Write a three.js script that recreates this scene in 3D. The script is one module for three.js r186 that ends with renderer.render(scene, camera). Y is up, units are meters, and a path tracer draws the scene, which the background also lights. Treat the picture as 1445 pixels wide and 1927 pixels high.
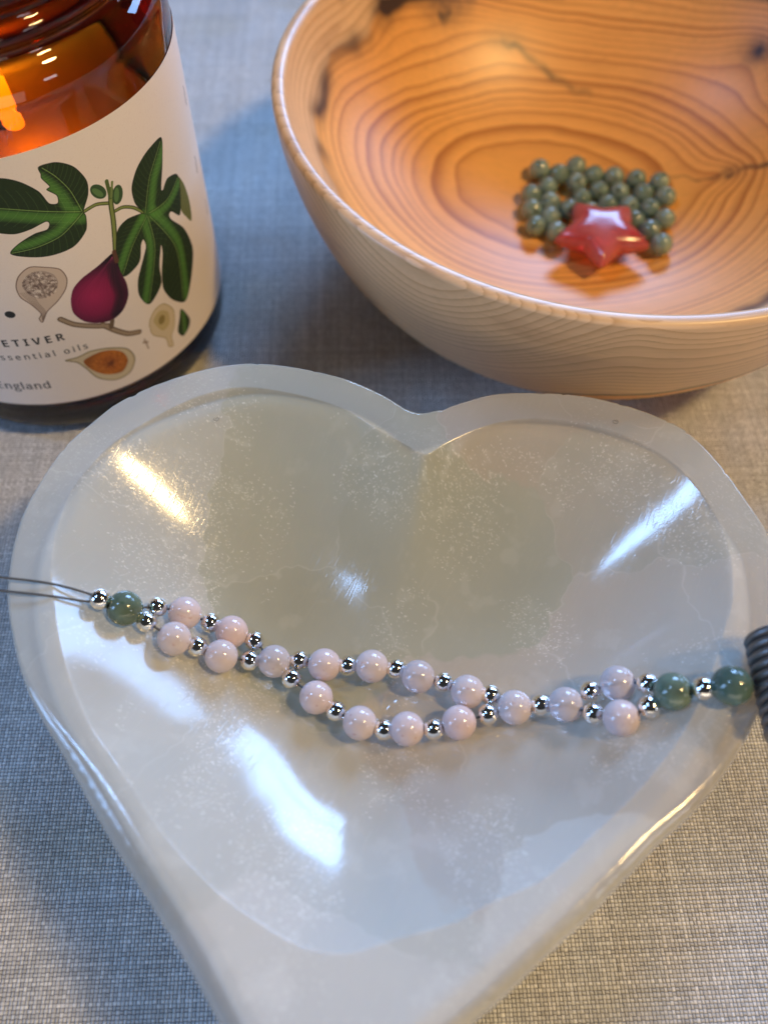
import * as THREE from 'three';
import { mergeGeometries, toCreasedNormals } from 'three/addons/utils/BufferGeometryUtils.js';

// ---------------------------------------------------------------- camera, lamps, exposure
const scene = new THREE.Scene();
const D2R = Math.PI / 180;
const camera = new THREE.PerspectiveCamera(62.11, 767 / 1024, 0.01, 20);
camera.position.set(0, 0.18, 0);
camera.rotation.set(-58.52 * D2R, 0, 0);
camera.rotateZ(1.635 * D2R);
camera.focus = 0.166;
camera.userData.fStop = 10;
camera.updateMatrixWorld();

const renderer = new THREE.WebGLRenderer({ antialias: true });
renderer.setSize(767, 1024);
renderer.toneMapping = THREE.LinearToneMapping;
renderer.toneMappingExposure = 1;
renderer.shadowMap.enabled = true;

scene.background = new THREE.Color(0.026, 0.026, 0.028);      // the dim room

const towards = (az, el, dist) => {                          // azimuth from -z towards +x, elevation, degrees
  const a = az * D2R, e = el * D2R;
  return new THREE.Vector3(Math.sin(a) * Math.cos(e) * dist, Math.sin(e) * dist, -Math.cos(a) * Math.cos(e) * dist - 0.06);
};
function windowLight(name, az, el, dist, w, h, rgb, power) {
  const l = new THREE.RectAreaLight(new THREE.Color().setRGB(...rgb), power, w, h);
  l.name = name; l.position.copy(towards(az, el, dist)); l.lookAt(0, 0.03, -0.06); scene.add(l);
}
const DAY = [0.33, 0.60, 1.12];
windowLight('back_window', 14, 24, 1.7, 0.58, 0.34, DAY, 26);
windowLight('back_window_upper_pane', 14, 33, 1.7, 0.58, 0.15, DAY, 26);
windowLight('back_side_window', 41, 21, 1.7, 0.50, 0.28, DAY, 15);
windowLight('roof_window', -81, 60, 1.7, 0.18, 0.24, DAY, 36);
windowLight('side_window', -103, 22, 1.7, 0.34, 0.80, DAY, 13);
windowLight('front_window', 118, 24, 1.7, 0.22, 0.22, [0.85, 0.9, 1], 8);
windowLight('lit_room', 172, 7, 1.6, 2.3, 0.7, [1, 0.88, 0.74], 1.6);
function warmLamp(name, az, el, dist, radius, rgb, candela) {
  const l = new THREE.PointLight(new THREE.Color().setRGB(...rgb), candela);
  l.name = name; l.position.copy(towards(az, el, dist)); l.shadow.radius = radius / 0.02; l.castShadow = true; scene.add(l);
}
warmLamp('room_lamp', 99, 57, 1.2, 0.07, [1, 0.68, 0.29], 2.3);
warmLamp('lamp_bulb', 98, 57, 1.0, 0.03, [1, 0.60, 0.18], 0.35);

// ---------------------------------------------------------------- helpers
function rng(seed) { let s = seed >>> 0; return () => { s = (s + 0x6d2b79f5) | 0; let t = Math.imul(s ^ (s >>> 15), 1 | s); t = (t + Math.imul(t ^ (t >>> 7), 61 | t)) ^ t; return ((t ^ (t >>> 14)) >>> 0) / 4294967296; }; }
const hash = (x, y, z) => { let h = Math.imul(x, 374761393) ^ Math.imul(y, 668265263) ^ Math.imul(z, 2147483647 - 17); h = Math.imul(h ^ (h >>> 13), 1274126177); h ^= h >>> 16; return (h >>> 0) / 4294967296; };
const lerp = (a, b, t) => a + (b - a) * t, clamp = (x, a = 0, b = 1) => Math.min(b, Math.max(a, x));
const sstep = (a, b, x) => { const t = clamp((x - a) / (b - a)); return t * t * (3 - 2 * t); };
function noise(x, y, z = 0) {
  const ix = Math.floor(x), iy = Math.floor(y), iz = Math.floor(z);
  let u = x - ix, v = y - iy, w = z - iz; u = u * u * (3 - 2 * u); v = v * v * (3 - 2 * v); w = w * w * (3 - 2 * w);
  const l = (k) => lerp(lerp(hash(ix, iy, k), hash(ix + 1, iy, k), u), lerp(hash(ix, iy + 1, k), hash(ix + 1, iy + 1, k), u), v);
  return w ? lerp(l(iz), l(iz + 1), w) : l(iz);
}
function fbm(x, y, z = 0, o = 4) { let a = 0.5, s = 0, t = 0; for (let i = 0; i < o; i++) { s += a * noise(x, y, z); t += a; a *= 0.5; x = x * 2.03 + 11.3; y = y * 2.03 + 5.7; z = z ? z * 2.03 + 3.1 : 0; } return s / t; }
const toS = (c) => { c = clamp(c); return c <= 0.0031308 ? c * 12.92 * 255 : (1.055 * Math.pow(c, 1 / 2.4) - 0.055) * 255; };
function texture(w, h, fn, color = true) {                   // fn(col, row) -> [r, g, b] linear for colour, 0..1 for data
  const d = new Uint8Array(w * h * 4);
  for (let y = 0; y < h; y++) for (let x = 0; x < w; x++) {
    const c = fn(x, y), o = (y * w + x) * 4;
    for (let k = 0; k < 3; k++) d[o + k] = color ? toS(c[k]) : clamp(c[k]) * 255;
    d[o + 3] = 255;
  }
  const t = new THREE.DataTexture(d, w, h);
  t.magFilter = THREE.LinearFilter; t.minFilter = THREE.LinearFilter; t.wrapS = t.wrapT = THREE.RepeatWrapping;
  if (color) t.colorSpace = THREE.SRGBColorSpace;
  t.needsUpdate = true; return t;
}
const rgb = (r, g, b) => new THREE.Color().setRGB(r, g, b);
const used = {};
function numbered(name) { const n = used[name] = (used[name] ?? -1) + 1; return n ? name + '_' + String(n).padStart(3, '0') : name; }
function mesh(name, geometry, material, parent, label) {
  const m = new THREE.Mesh(geometry, material); m.name = numbered(name); m.castShadow = m.receiveShadow = true;
  if (label) m.userData.label = label;
  (parent ?? scene).add(m); return m;
}
function tag(o, label, category, group) { o.userData.label = label; o.userData.category = category; if (group) o.userData.group = group; return o; }
function thing(name, x, y, z, label, category, group) { const g = new THREE.Group(); g.name = numbered(name); g.position.set(x, y, z); scene.add(g); return tag(g, label, category, group); }
// a surface of revolution from [radius, height] points, u round, v along the profile by length
function revolve(profile, seg, a0 = 0, a1 = Math.PI * 2) {
  const len = [0]; for (let i = 1; i < profile.length; i++) len.push(len[i - 1] + Math.hypot(profile[i][0] - profile[i - 1][0], profile[i][1] - profile[i - 1][1]));
  const pos = [], uv = [], idx = [], n = profile.length, L = len[n - 1];
  for (let i = 0; i <= seg; i++) { const a = lerp(a0, a1, i / seg); for (let j = 0; j < n; j++) { pos.push(profile[j][0] * Math.sin(a), profile[j][1], profile[j][0] * Math.cos(a)); uv.push(i / seg, len[j] / L); } }
  for (let i = 0; i < seg; i++) for (let j = 0; j < n - 1; j++) { const a = i * n + j, b = a + n; idx.push(a, b, a + 1, b, b + 1, a + 1); }
  const g = new THREE.BufferGeometry();
  g.setAttribute('position', new THREE.Float32BufferAttribute(pos, 3)); g.setAttribute('uv', new THREE.Float32BufferAttribute(uv, 2)); g.setIndex(idx); g.computeVertexNormals();
  const N = g.attributes.normal;                              // close the seam
  if (a1 - a0 > 6.28) for (let j = 0; j < n; j++) { const b = seg * n + j, v = new THREE.Vector3(N.getX(j) + N.getX(b), N.getY(j) + N.getY(b), N.getZ(j) + N.getZ(b)).normalize(); N.setXYZ(j, v.x, v.y, v.z); N.setXYZ(b, v.x, v.y, v.z); }
  return g;
}
function smoothProfile(pts, n) { const c = new THREE.CatmullRomCurve3(pts.map((p) => new THREE.Vector3(p[0], p[1], 0)), false, 'centripetal'); return c.getPoints(n).map((p) => [Math.max(0, p.x), p.y]); }

// ---------------------------------------------------------------- the cloth on the table
{
  const N = 96, C = 16, S = N * C, r = rng(5);
  const warp = [], weft = [];
  for (let i = 0; i < N; i++) { warp.push([0.82 + 0.36 * r(), 0.36 + 0.13 * r(), (r() - 0.5) * 0.25, r()]); weft.push([0.82 + 0.36 * r(), 0.36 + 0.13 * r(), (r() - 0.5) * 0.25, r()]); }
  const height = new Float32Array(S * S), shade = new Float32Array(S * S);
  for (let y = 0; y < S; y++) for (let x = 0; x < S; x++) {
    const wob = 1.6 * (noise((x % S) / 40, y / 23, 3) - 0.5) * Math.sin(Math.PI * x / S) * Math.sin(Math.PI * y / S), wob2 = 1.6 * (noise(x / 23, y / 40, 7) - 0.5) * Math.sin(Math.PI * x / S) * Math.sin(Math.PI * y / S);
    const X = (x + wob + S) % S, Y = (y + wob2 + S) % S, i = Math.floor(X / C) % N, j = Math.floor(Y / C) % N, fx = X / C - Math.floor(X / C) - 0.5, fy = Y / C - Math.floor(Y / C) - 0.5;
    const A = warp[i], B = weft[j], over = (i + j) % 2 === 0;
    const across = (over ? fx - A[2] * 0.4 : fy - B[2] * 0.4) / ((over ? A[1] : B[1]) * (0.80 + 0.42 * (over ? noise(i * 7.3 + 0.5, Y / 70) : noise(j * 7.3 + 0.5, X / 70 + 50)))), along = over ? fy : fx, k = hash(i, j, 9);
    const body = Math.sqrt(Math.max(0, 1 - across * across)), bend = Math.cos(along * Math.PI * 0.92);
    const under = 0.25 * Math.sqrt(Math.max(0, 1 - ((over ? fy : fx) / 0.46) ** 2));
    const h = Math.max(body * (0.45 + 0.55 * bend), Math.abs(across) > 0.85 ? under : 0);
    height[y * S + x] = h;
    const fibre = 0.88 + 0.24 * noise(over ? X * 0.9 : X * 0.22, over ? Y * 0.22 : Y * 0.9, 1);
    shade[y * S + x] = 1.75 * (0.16 + 0.84 * Math.pow(h, 0.6)) * (over ? A[0] : B[0]) * (0.86 + 0.28 * k) * fibre;
  }
  const map = texture(S, S, (x, y) => { const s = shade[y * S + x], t = 0.5 * noise(x / 90, y / 160, 4); return [(0.42 + 0.03 * t) * s, 0.425 * s, (0.425 - 0.03 * t) * s]; });
  const bump = texture(S, S, (x, y) => { const h = height[y * S + x]; return [h, h, h]; }, false);
  const tile = 0.07;
  const W = 1.2, DZ = 1.15, nx = 170, nz = 170, g = new THREE.PlaneGeometry(W, DZ, nx, nz); g.rotateX(-Math.PI / 2); g.translate(0, 0, -0.33);
  const P = g.attributes.position, U = g.attributes.uv, col = [], ang = 3.5 * D2R;
  for (let i = 0; i < P.count; i++) {
    const x = P.getX(i), z = P.getZ(i);
    const near = 1 - sstep(-0.16, -0.30, z);
    let y = 0.0046 * (fbm(x * 9 + 3, z * 14 + 5, 0, 2) - 0.62) + 0.0022 * (noise(x * 7 + z * 9 + 2, z * 30 - x * 8, 0) - 0.6);
    y = Math.min(0, y) * 0.8; P.setY(i, y * lerp(1, 0.5, near));
    U.setXY(i, (x * Math.cos(ang) - z * Math.sin(ang)) / tile, (x * Math.sin(ang) + z * Math.cos(ang)) / tile);
    const c = 0.95 + 0.1 * fbm(x * 45, z * 45, 0, 3), s = sstep(0.62, 0.72, fbm(x * 28 + 9, z * 60, 0, 3));
    col.push(c * (1 - 0.05 * s), c * (1 - 0.07 * s), c * (1 - 0.13 * s));
  }
  g.setAttribute('color', new THREE.Float32BufferAttribute(col, 3)); g.computeVertexNormals();
  const m = new THREE.MeshStandardMaterial({ map, bumpMap: bump, bumpScale: 0.00028, roughness: 0.92, vertexColors: true, side: THREE.DoubleSide });
  const cloth = mesh('tablecloth', g, m); tag(cloth, 'woven blue grey linen cloth covering the whole table under everything', 'tablecloth'); cloth.userData.kind = 'structure';
}

// ---------------------------------------------------------------- the heart-shaped stone dish
const OUTLINE = [6.8, -104.3, 4.4, -104.8, -0.9, -108.5, -7.4, -111.9, -14.2, -114.0, -22.4, -115.5, -28.4, -115.7, -34.7, -114.6, -40.7, -112.3, -47.6, -108.6, -53.2, -104.3, -57.3, -99.2, -61.1, -93.5, -63.8, -85.6, -65.2, -79.2, -65.4, -72.5, -64.7, -66.2, -63.7, -61.3, -60.4, -52.7, -56.4, -45.3, -48.0, -34.2, -39.4, -23.2, -31.7, -14.3, -25.3, -6.8, -20.5, -0.5, -15.2, 6.0, -10.3, 10.4, -7.2, 11.7, -3.9, 11.0, -0.0, 8.5, 6.0, 4.4, 14.2, -1.3, 17.2, -3.5, 23.6, -8.7, 29.2, -13.2, 35.9, -19.0, 42.5, -24.9, 48.4, -29.6, 54.4, -35.8, 59.8, -43.1, 63.8, -49.8, 66.6, -57.3, 68.9, -66.2, 69.6, -73.6, 69.5, -78.9, 67.2, -85.7, 63.0, -95.1, 58.0, -102.0, 51.8, -105.8, 45.3, -108.2, 38.4, -109.8, 27.3, -110.1, 20.4, -109.2, 14.9, -107.1, 9.6, -104.9];
const BASIN = [7.3, -93.8, 4.5, -95.6, -1.5, -99.3, -7.3, -103.6, -14.8, -106.7, -24.5, -108.8, -30.5, -108.8, -36.7, -106.7, -42.5, -103.0, -47.4, -98.9, -51.8, -94.5, -55.2, -88.8, -57.4, -83.4, -58.2, -76.0, -57.8, -69.0, -55.8, -61.5, -52.6, -52.9, -48.2, -44.7, -44.1, -38.8, -39.4, -33.7, -32.9, -26.0, -25.6, -19.2, -20.2, -15.2, -15.0, -12.3, -9.3, -9.8, -3.6, -9.2, 3.4, -11.2, 11.5, -13.5, 16.5, -16.0, 24.8, -19.7, 32.3, -25.8, 40.5, -33.0, 48.7, -42.3, 54.0, -50.9, 57.9, -59.2, 60.3, -64.9, 61.5, -71.1, 61.6, -76.5, 60.0, -83.7, 57.5, -89.5, 53.3, -94.8, 47.3, -99.0, 38.8, -102.3, 30.0, -103.3, 23.2, -102.4, 17.4, -100.2, 11.1, -96.4];
const HC = [0.00054, -0.04971], HTOP = 0.048, HDEEP = 0.0205;
function polar(list) {
  const pts = []; for (let i = 0; i < list.length; i += 2) pts.push(new THREE.Vector3(list[i] / 1000 - HC[0], 0, list[i + 1] / 1000 - HC[1]));
  const s = new THREE.CatmullRomCurve3(pts, true, 'centripetal').getPoints(2400).slice(0, -1).map((p) => [Math.atan2(p.z, p.x), Math.hypot(p.x, p.z)]).sort((a, b) => a[0] - b[0]);
  return (a) => {
    while (a > Math.PI) a -= 2 * Math.PI; while (a < -Math.PI) a += 2 * Math.PI;
    let lo = 0, hi = s.length; while (lo < hi) { const m = (lo + hi) >> 1; if (s[m][0] < a) lo = m + 1; else hi = m; }
    const p = s[(lo - 1 + s.length) % s.length], q = s[lo % s.length]; let d = q[0] - p[0], e = a - p[0]; if (d < 0) d += 2 * Math.PI; if (e < 0) e += 2 * Math.PI;
    return lerp(p[1], q[1], d ? clamp(e / d) : 0);
  };
}
const rimAt = polar(OUTLINE), basinAt = polar(BASIN);
const [basinLow, basinMid, rimLow] = [[6, basinAt], [22, basinAt], [6, rimAt]].map(([many, radius]) => {           // the basin's outline with its corner smoothed away
  const n = 720, F = Array.from({ length: many }, (_, k) => k).map((k) => { let c = 0, s = 0; for (let i = 0; i < n; i++) { const a = i / n * 2 * Math.PI, b = radius(a); c += b * Math.cos(k * a); s += b * Math.sin(k * a); } return [c / n * (k ? 2 : 1), s / n * (k ? 2 : 1)]; });
  return (a) => F.reduce((v, [c, s], k) => v + c * Math.cos(k * a) + s * Math.sin(k * a), 0);
});
const SWELLS = [[-38, -88, -2.6], [-12, -92, -1.93], [-12, -72, 3.25], [14, -84, 1.21], [38, -86, -0.82], [-44, -64, -2.19], [-20, -50, -2.01], [10, -52, 2.3], [36, -56, -2.54], [-14, -30, -0.08], [14, -30, 2.14], [0, -100, -1.68], [-32, -104, -2.36], [30, -100, -0.16]];   // hand-ground unevenness: x, z, height in mm
const swell = (x, z, q) => SWELLS.reduce((v, [cx, cz, h]) => v + h / 1000 * Math.exp(-((x - cx / 1000) ** 2 + (z - cz / 1000) ** 2) / 0.0008), 0) * Math.pow(Math.max(0, 1 - q * q), 1.5);
const basinDepth = (a, q) => { const B = basinAt(a), r = q * B, L = lerp(lerp(basinLow(a), basinMid(a), Math.pow(q, 3)), B, sstep(0.9, 1, q)), e = r / L; return HDEEP * Math.max(0, 1 - e * e); };
const heartUV = (x, z) => [(x + 0.08) / 0.162, (z + 0.134) / 0.162];
{
  const NT = 720, rows = [];
  const sIn = []; for (let i = 1; i <= 46; i++) sIn.push(Math.sin((i / 46) * Math.PI / 2) * 0.985 + 0.015 * (i / 46) ** 8);
  const pos = [], uv = [], idx = [];
  const roundAt = (a) => lerp(0.0009, 0.0042, sstep(-0.1, 0.5, Math.sin(a)) * (0.55 + 0.45 * sstep(0.3, -0.6, Math.cos(a))));
  const M = sIn.length, RIM = 7, ARC = 9, SIDE = 5, TOTAL = M + RIM + ARC + SIDE;
  const put = (x, y, z) => { pos.push(x, y, z); uv.push(...heartUV(x, z)); };
  put(HC[0], HTOP - HDEEP, HC[1]);
  for (let t = 0; t < NT; t++) {
    const a = (t / NT) * 2 * Math.PI, c = Math.cos(a), s = Math.sin(a);
    const chip = 0.0002 * (fbm(c * 26 + 40, s * 26 + 40, 0, 4) - 0.5) + 0.0003 * -sstep(0.80, 0.90, noise(c * 60 + 80, s * 60 + 80)) * sstep(0.1, -0.4, s);
    const R = rimAt(a) + chip, B0 = basinAt(a), rd = roundAt(a);
    const at = (r, y) => put(HC[0] + c * r, y, HC[1] + s * r);
    for (const q of sIn) {
      const B = B0 , rr = q * B, x = HC[0] + c * rr, z = HC[1] + s * rr;
      const wave = 0.00022 * (fbm(x * 60 + 3, z * 60 + 9, 0, 2) - 0.5) * (1 - q);
      at(rr, HTOP - basinDepth(a, q) + swell(x, z, q) + wave);
    }
    for (let k = 1; k <= RIM; k++) { const f = k === 1 ? 0.03 : k / RIM, r = lerp(B0, R - rd, f); at(r, HTOP + 0.0002 * (fbm(c * r * 40 + 20, s * r * 40 + 20, 0, 2) - 0.5) * f); }
    for (let k = 1; k <= ARC; k++) { const e = (k / ARC) * Math.PI / 2; at(R - rd + rd * Math.sin(e), HTOP - rd + rd * Math.cos(e)); }
    for (let k = 1; k <= SIDE; k++) { const f = k / SIDE; at(R * (1 - 0.07 * f * f) - (k === SIDE ? 0.002 : 0), lerp(HTOP - rd, 0.0003, f)); }
  }
  const at = (t, k) => 1 + (t % NT) * TOTAL + k;
  for (let t = 0; t < NT; t++) { idx.push(0, at(t + 1, 0), at(t, 0)); for (let k = 0; k < TOTAL - 1; k++) idx.push(at(t, k), at(t + 1, k), at(t, k + 1), at(t + 1, k), at(t + 1, k + 1), at(t, k + 1)); }
  const bottom = pos.length / 3; put(HC[0], 0.0003, HC[1]); for (let t = 0; t < NT; t++) idx.push(bottom, at(t, TOTAL - 1), at(t + 1, TOTAL - 1));
  const g = new THREE.BufferGeometry(); g.setAttribute('position', new THREE.Float32BufferAttribute(pos, 3)); g.setAttribute('uv', new THREE.Float32BufferAttribute(uv, 2)); g.setIndex(idx); g.computeVertexNormals();

  // stone: blocks of slightly different tint that meet at ragged cleavage lines, veils, white flecks, fine scratches
  const S = 1536, zones = [[-53, -98, 0], [-14, -107, 1], [-17, -87, 1], [4, -87, 2], [26, -105, 3], [19, -82, 2], [47, -89, 4], [48, -60, 5], [-39, -47, 6], [-16, -63, 2], [8, -35, 7], [27, -40, 5], [0, -26, 6], [-23, -34, 6], [58, -89, 4], [44, -116, 3], [-49, -123, 0], [-8, -3, 8], [-60, -75, 0], [62, -60, 5], [-12, -124, 1], [70, -95, 4], [30, -15, 8]];
  const tint = [[0.535, 0.540, 0.530], [0.490, 0.495, 0.450], [0.475, 0.478, 0.425], [0.510, 0.472, 0.425], [0.505, 0.485, 0.440], [0.545, 0.512, 0.475], [0.560, 0.558, 0.545], [0.535, 0.505, 0.480], [0.605, 0.595, 0.585]];
  const fleck = new Float32Array(S * S), scr = new Float32Array(S * S), fr = rng(77);
  const dab = (buf, x, y, len, a, w, v) => { const n = Math.ceil(len * 2) + 1; for (let k = 0; k < n; k++) { const px = x + Math.cos(a) * len * (k / n - 0.5), py = y + Math.sin(a) * len * (k / n - 0.5); for (let oy = -2; oy <= 2; oy++) for (let ox = -2; ox <= 2; ox++) { const X = Math.round(px) + ox, Y = Math.round(py) + oy; if (X < 0 || Y < 0 || X >= S || Y >= S) continue; const d = Math.hypot(X - px, Y - py) / w; if (d < 1) buf[Y * S + X] = Math.max(buf[Y * S + X], v * (1 - d)); } } };
  for (let i = 0; i < 60000; i++) {
    const x = fr() * S, y = fr() * S, dens = fbm(x / 130, y / 130, 0, 3) + 0.16 * Math.exp(-(((x - 300) / 190) ** 2 + ((y - 640) / 200) ** 2)) + 0.10 * Math.exp(-(((x - 760) / 300) ** 2 + ((y - 330) / 160) ** 2));
    if (dens < 0.53 + 0.15 * fr()) continue;
    const big = fr(); dab(fleck, x, y, big > 0.95 ? 3 + 5 * fr() : 0.8 + 2.2 * fr(), -0.6 + fr() * 1.6 + (fr() > 0.7 ? 1.5 : 0), 1.1 + 1.4 * fr() * fr(), 0.25 + 0.75 * fr() * fr());
  }
  for (let i = 0; i < 9000; i++) { const x = fr() * S, y = fr() * S, band = Math.floor(fbm(x / 260, y / 260, 0, 2) * 9); dab(scr, x, y, 6 + 44 * fr() * fr(), -1.15 + 0.5 * (hash(band, 3, 3) - 0.5) + 0.16 * (fr() - 0.5), 1.0, 0.3 + 0.7 * fr()); }
  const bil = (x, y) => { x *= 1000; y *= 1000; return [x, y]; };
  const colour = texture(S, S, (px, py) => {
    const x = (px + 0.5) / S * 0.162 - 0.08, z = (py + 0.5) / S * 0.162 - 0.134, r = Math.hypot(x - HC[0], z - HC[1]), a = Math.atan2(z - HC[1], x - HC[0]);
    const wx = x * 1000 + 13 * (fbm(x * 55 + 3, z * 55, 0, 4) - 0.5) + 3 * (fbm(x * 400, z * 400 + 7, 0, 2) - 0.5), wz = z * 1000 + 13 * (fbm(x * 55 + 31, z * 55 + 17, 0, 4) - 0.5) + 3 * (fbm(x * 400 + 7, z * 400, 0, 2) - 0.5);
    let d1 = 1e9, d2 = 1e9, z1 = 0, z2 = 0;
    for (const q of zones) { const d = Math.hypot((wx - q[0]) * 1.25, wz - q[1]); if (d < d1) { d2 = d1; z2 = z1; d1 = d; z1 = q[2]; } else if (d < d2) { d2 = d; z2 = q[2]; } }
    const seam = 0.085 * Math.exp(-(((d2 - d1) / 0.35) ** 2)) * sstep(0.4, 0.6, fbm(x * 90 + 3, z * 90 + 60, 0, 2)), edge = sstep(0, 1.0, d2 - d1), c = [0, 1, 2].map((k) => lerp((tint[z1][k] + tint[z2][k]) / 2, tint[z1][k], edge));
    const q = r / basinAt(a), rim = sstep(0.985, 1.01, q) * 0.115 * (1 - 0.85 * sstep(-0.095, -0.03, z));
    const veil = 0.055 * (fbm(x * 130 + 5, z * 90, 0, 4) - 0.5) + 0.05 * sstep(0.60, 0.78, fbm(x * 240, z * 240 + 40, 0, 4));
    const f = fleck[py * S + px] * (q > 1.0 ? 0.45 : 1), line = 0.05 * Math.exp(-(((q - 1) * 140) ** 2)) * sstep(0.35, 0.6, noise(a * 24 + 50, 2));
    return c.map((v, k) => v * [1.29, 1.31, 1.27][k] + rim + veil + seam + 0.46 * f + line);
  });
  const rough = texture(S / 2, S / 2, (px, py) => { const i = (py * 2) * S + px * 2, x = px / S * 2, y = py / S * 2; const v = 0.06 + 0.10 * fbm(x * 14, y * 14, 0, 3) + 0.16 * fleck[i] + 0.16 * scr[i]; return [v, v, v]; }, false);
  const bump = texture(S, S, (px, py) => { const i = py * S + px; const v = 0.55 + 0.10 * fbm(px / 9, py / 9, 0, 2) - 0.35 * scr[i] + 0.3 * fleck[i]; return [v, v, v]; }, false);
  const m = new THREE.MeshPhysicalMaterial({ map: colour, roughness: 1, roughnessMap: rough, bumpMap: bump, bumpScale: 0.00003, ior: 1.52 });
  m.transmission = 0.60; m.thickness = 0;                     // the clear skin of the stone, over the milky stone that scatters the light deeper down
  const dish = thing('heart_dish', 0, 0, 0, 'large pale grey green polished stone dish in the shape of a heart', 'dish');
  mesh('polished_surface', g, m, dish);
  const cp = [], cu = [], ci = [], NC = 240, NQ = 48;
  const put2 = (x, y, z) => { cp.push(x, y, z); cu.push(...heartUV(x, z)); };
  put2(HC[0], HTOP - HDEEP - 0.002, HC[1]);
  for (let t = 0; t < NC; t++) { const a = (t / NC) * 2 * Math.PI; for (let k = 1; k <= NQ; k++) { const q = k / NQ, r = (rimAt(a) - 0.0022) * q, e = r / rimLow(a); put2(HC[0] + Math.cos(a) * r, HTOP - 0.0042 - 0.0185 * Math.pow(Math.max(0, 1 - e * e), 1.15) - 0.003 * sstep(0.94, 1, q), HC[1] + Math.sin(a) * r); } put2(HC[0] + Math.cos(a) * (rimAt(a) * 0.93 - 0.0035), 0.0012, HC[1] + Math.sin(a) * (rimAt(a) * 0.93 - 0.0035)); }
  const cat = (t, k) => 1 + (t % NC) * (NQ + 1) + k;
  for (let t = 0; t < NC; t++) { ci.push(0, cat(t + 1, 0), cat(t, 0)); for (let k = 0; k < NQ; k++) ci.push(cat(t, k), cat(t + 1, k), cat(t, k + 1), cat(t + 1, k), cat(t + 1, k + 1), cat(t, k + 1)); }
  const cg = new THREE.BufferGeometry(); cg.setAttribute('position', new THREE.Float32BufferAttribute(cp, 3)); cg.setAttribute('uv', new THREE.Float32BufferAttribute(cu, 2)); cg.setIndex(ci); cg.computeVertexNormals();
  mesh('milky_core', cg, new THREE.MeshStandardMaterial({ color: rgb(0.97, 0.95, 0.92), roughness: 1 }), dish);
}

// ---------------------------------------------------------------- the string of beads lying in the dish
const beadNoise = (seed, base, dark, amount) => texture(128, 64, (x, y) => {
  const a = x / 128 * 2 * Math.PI, b = (y / 64 - 0.5) * Math.PI, X = Math.cos(a) * Math.cos(b), Y = Math.sin(b), Z = Math.sin(a) * Math.cos(b);
  const n = fbm(X * 1.6 + seed, Y * 1.6 + 20, Z * 1.6 + 30, 4), s = sstep(0.70, 0.78, fbm(X * 5 + seed * 3, Y * 5 + 9, Z * 5 + 4, 3));
  return base.map((c, k) => c * (1 + amount * (n - 0.5)) * lerp(1, dark[k], s));
});
function beadGeometry(r, hole, ws = 40, hs = 28) {            // a drilled bead, its bore along y
  const p = [], e0 = Math.asin(hole / r), n = hs, lip = r * 0.05;
  p.push([hole * 0.7, -r * 0.3], [hole * 0.75, -Math.cos(e0) * r + lip]);
  for (let i = 0; i <= n; i++) { const t = lerp(e0 * 1.25, Math.PI - e0 * 1.25, i / n); p.push([Math.sin(t) * r, -Math.cos(t) * r]); }
  p.push([hole * 0.75, Math.cos(e0) * r - lip], [hole * 0.7, r * 0.3]);
  return revolve(p, ws);
}
const PINK = [0, 1, 2, 3].map((k) => new THREE.MeshPhysicalMaterial({ map: beadNoise(3 + 7 * k, [[0.95, 0.80, 0.78], [0.95, 0.83, 0.81], [0.95, 0.87, 0.88], [0.95, 0.75, 0.71]][k], [0.86, 0.74, 0.72], 0.16), roughness: 0.10, transmission: [0.34, 0.38, 0.52, 0.30][k], thickness: 0.006, ior: 1.54, attenuationColor: rgb(0.96, 0.86, 0.86), attenuationDistance: 0.008 }));
const GREEN = [0, 1, 2].map((k) => new THREE.MeshPhysicalMaterial({ map: beadNoise(40 + 9 * k, [[0.17, 0.245, 0.18], [0.19, 0.27, 0.20], [0.13, 0.21, 0.17]][k], [0.6, 0.75, 0.62], 0.9), roughness: 0.09, transmission: 0.35, thickness: 0.006, ior: 1.54, attenuationColor: rgb(0.45, 0.62, 0.48), attenuationDistance: 0.005 }));
const SILVER = new THREE.MeshStandardMaterial({ color: rgb(0.93, 0.91, 0.88), metalness: 1, roughness: 0.07 });
const CORD = new THREE.MeshStandardMaterial({ color: rgb(0.085, 0.085, 0.08), roughness: 0.6 });
const pinkBead = beadGeometry(0.00302, 0.0006), greenBead = beadGeometry(0.00312, 0.0006), silverBead = beadGeometry(0.00184, 0.00062), greenBig = beadGeometry(0.0032, 0.0006);
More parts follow.
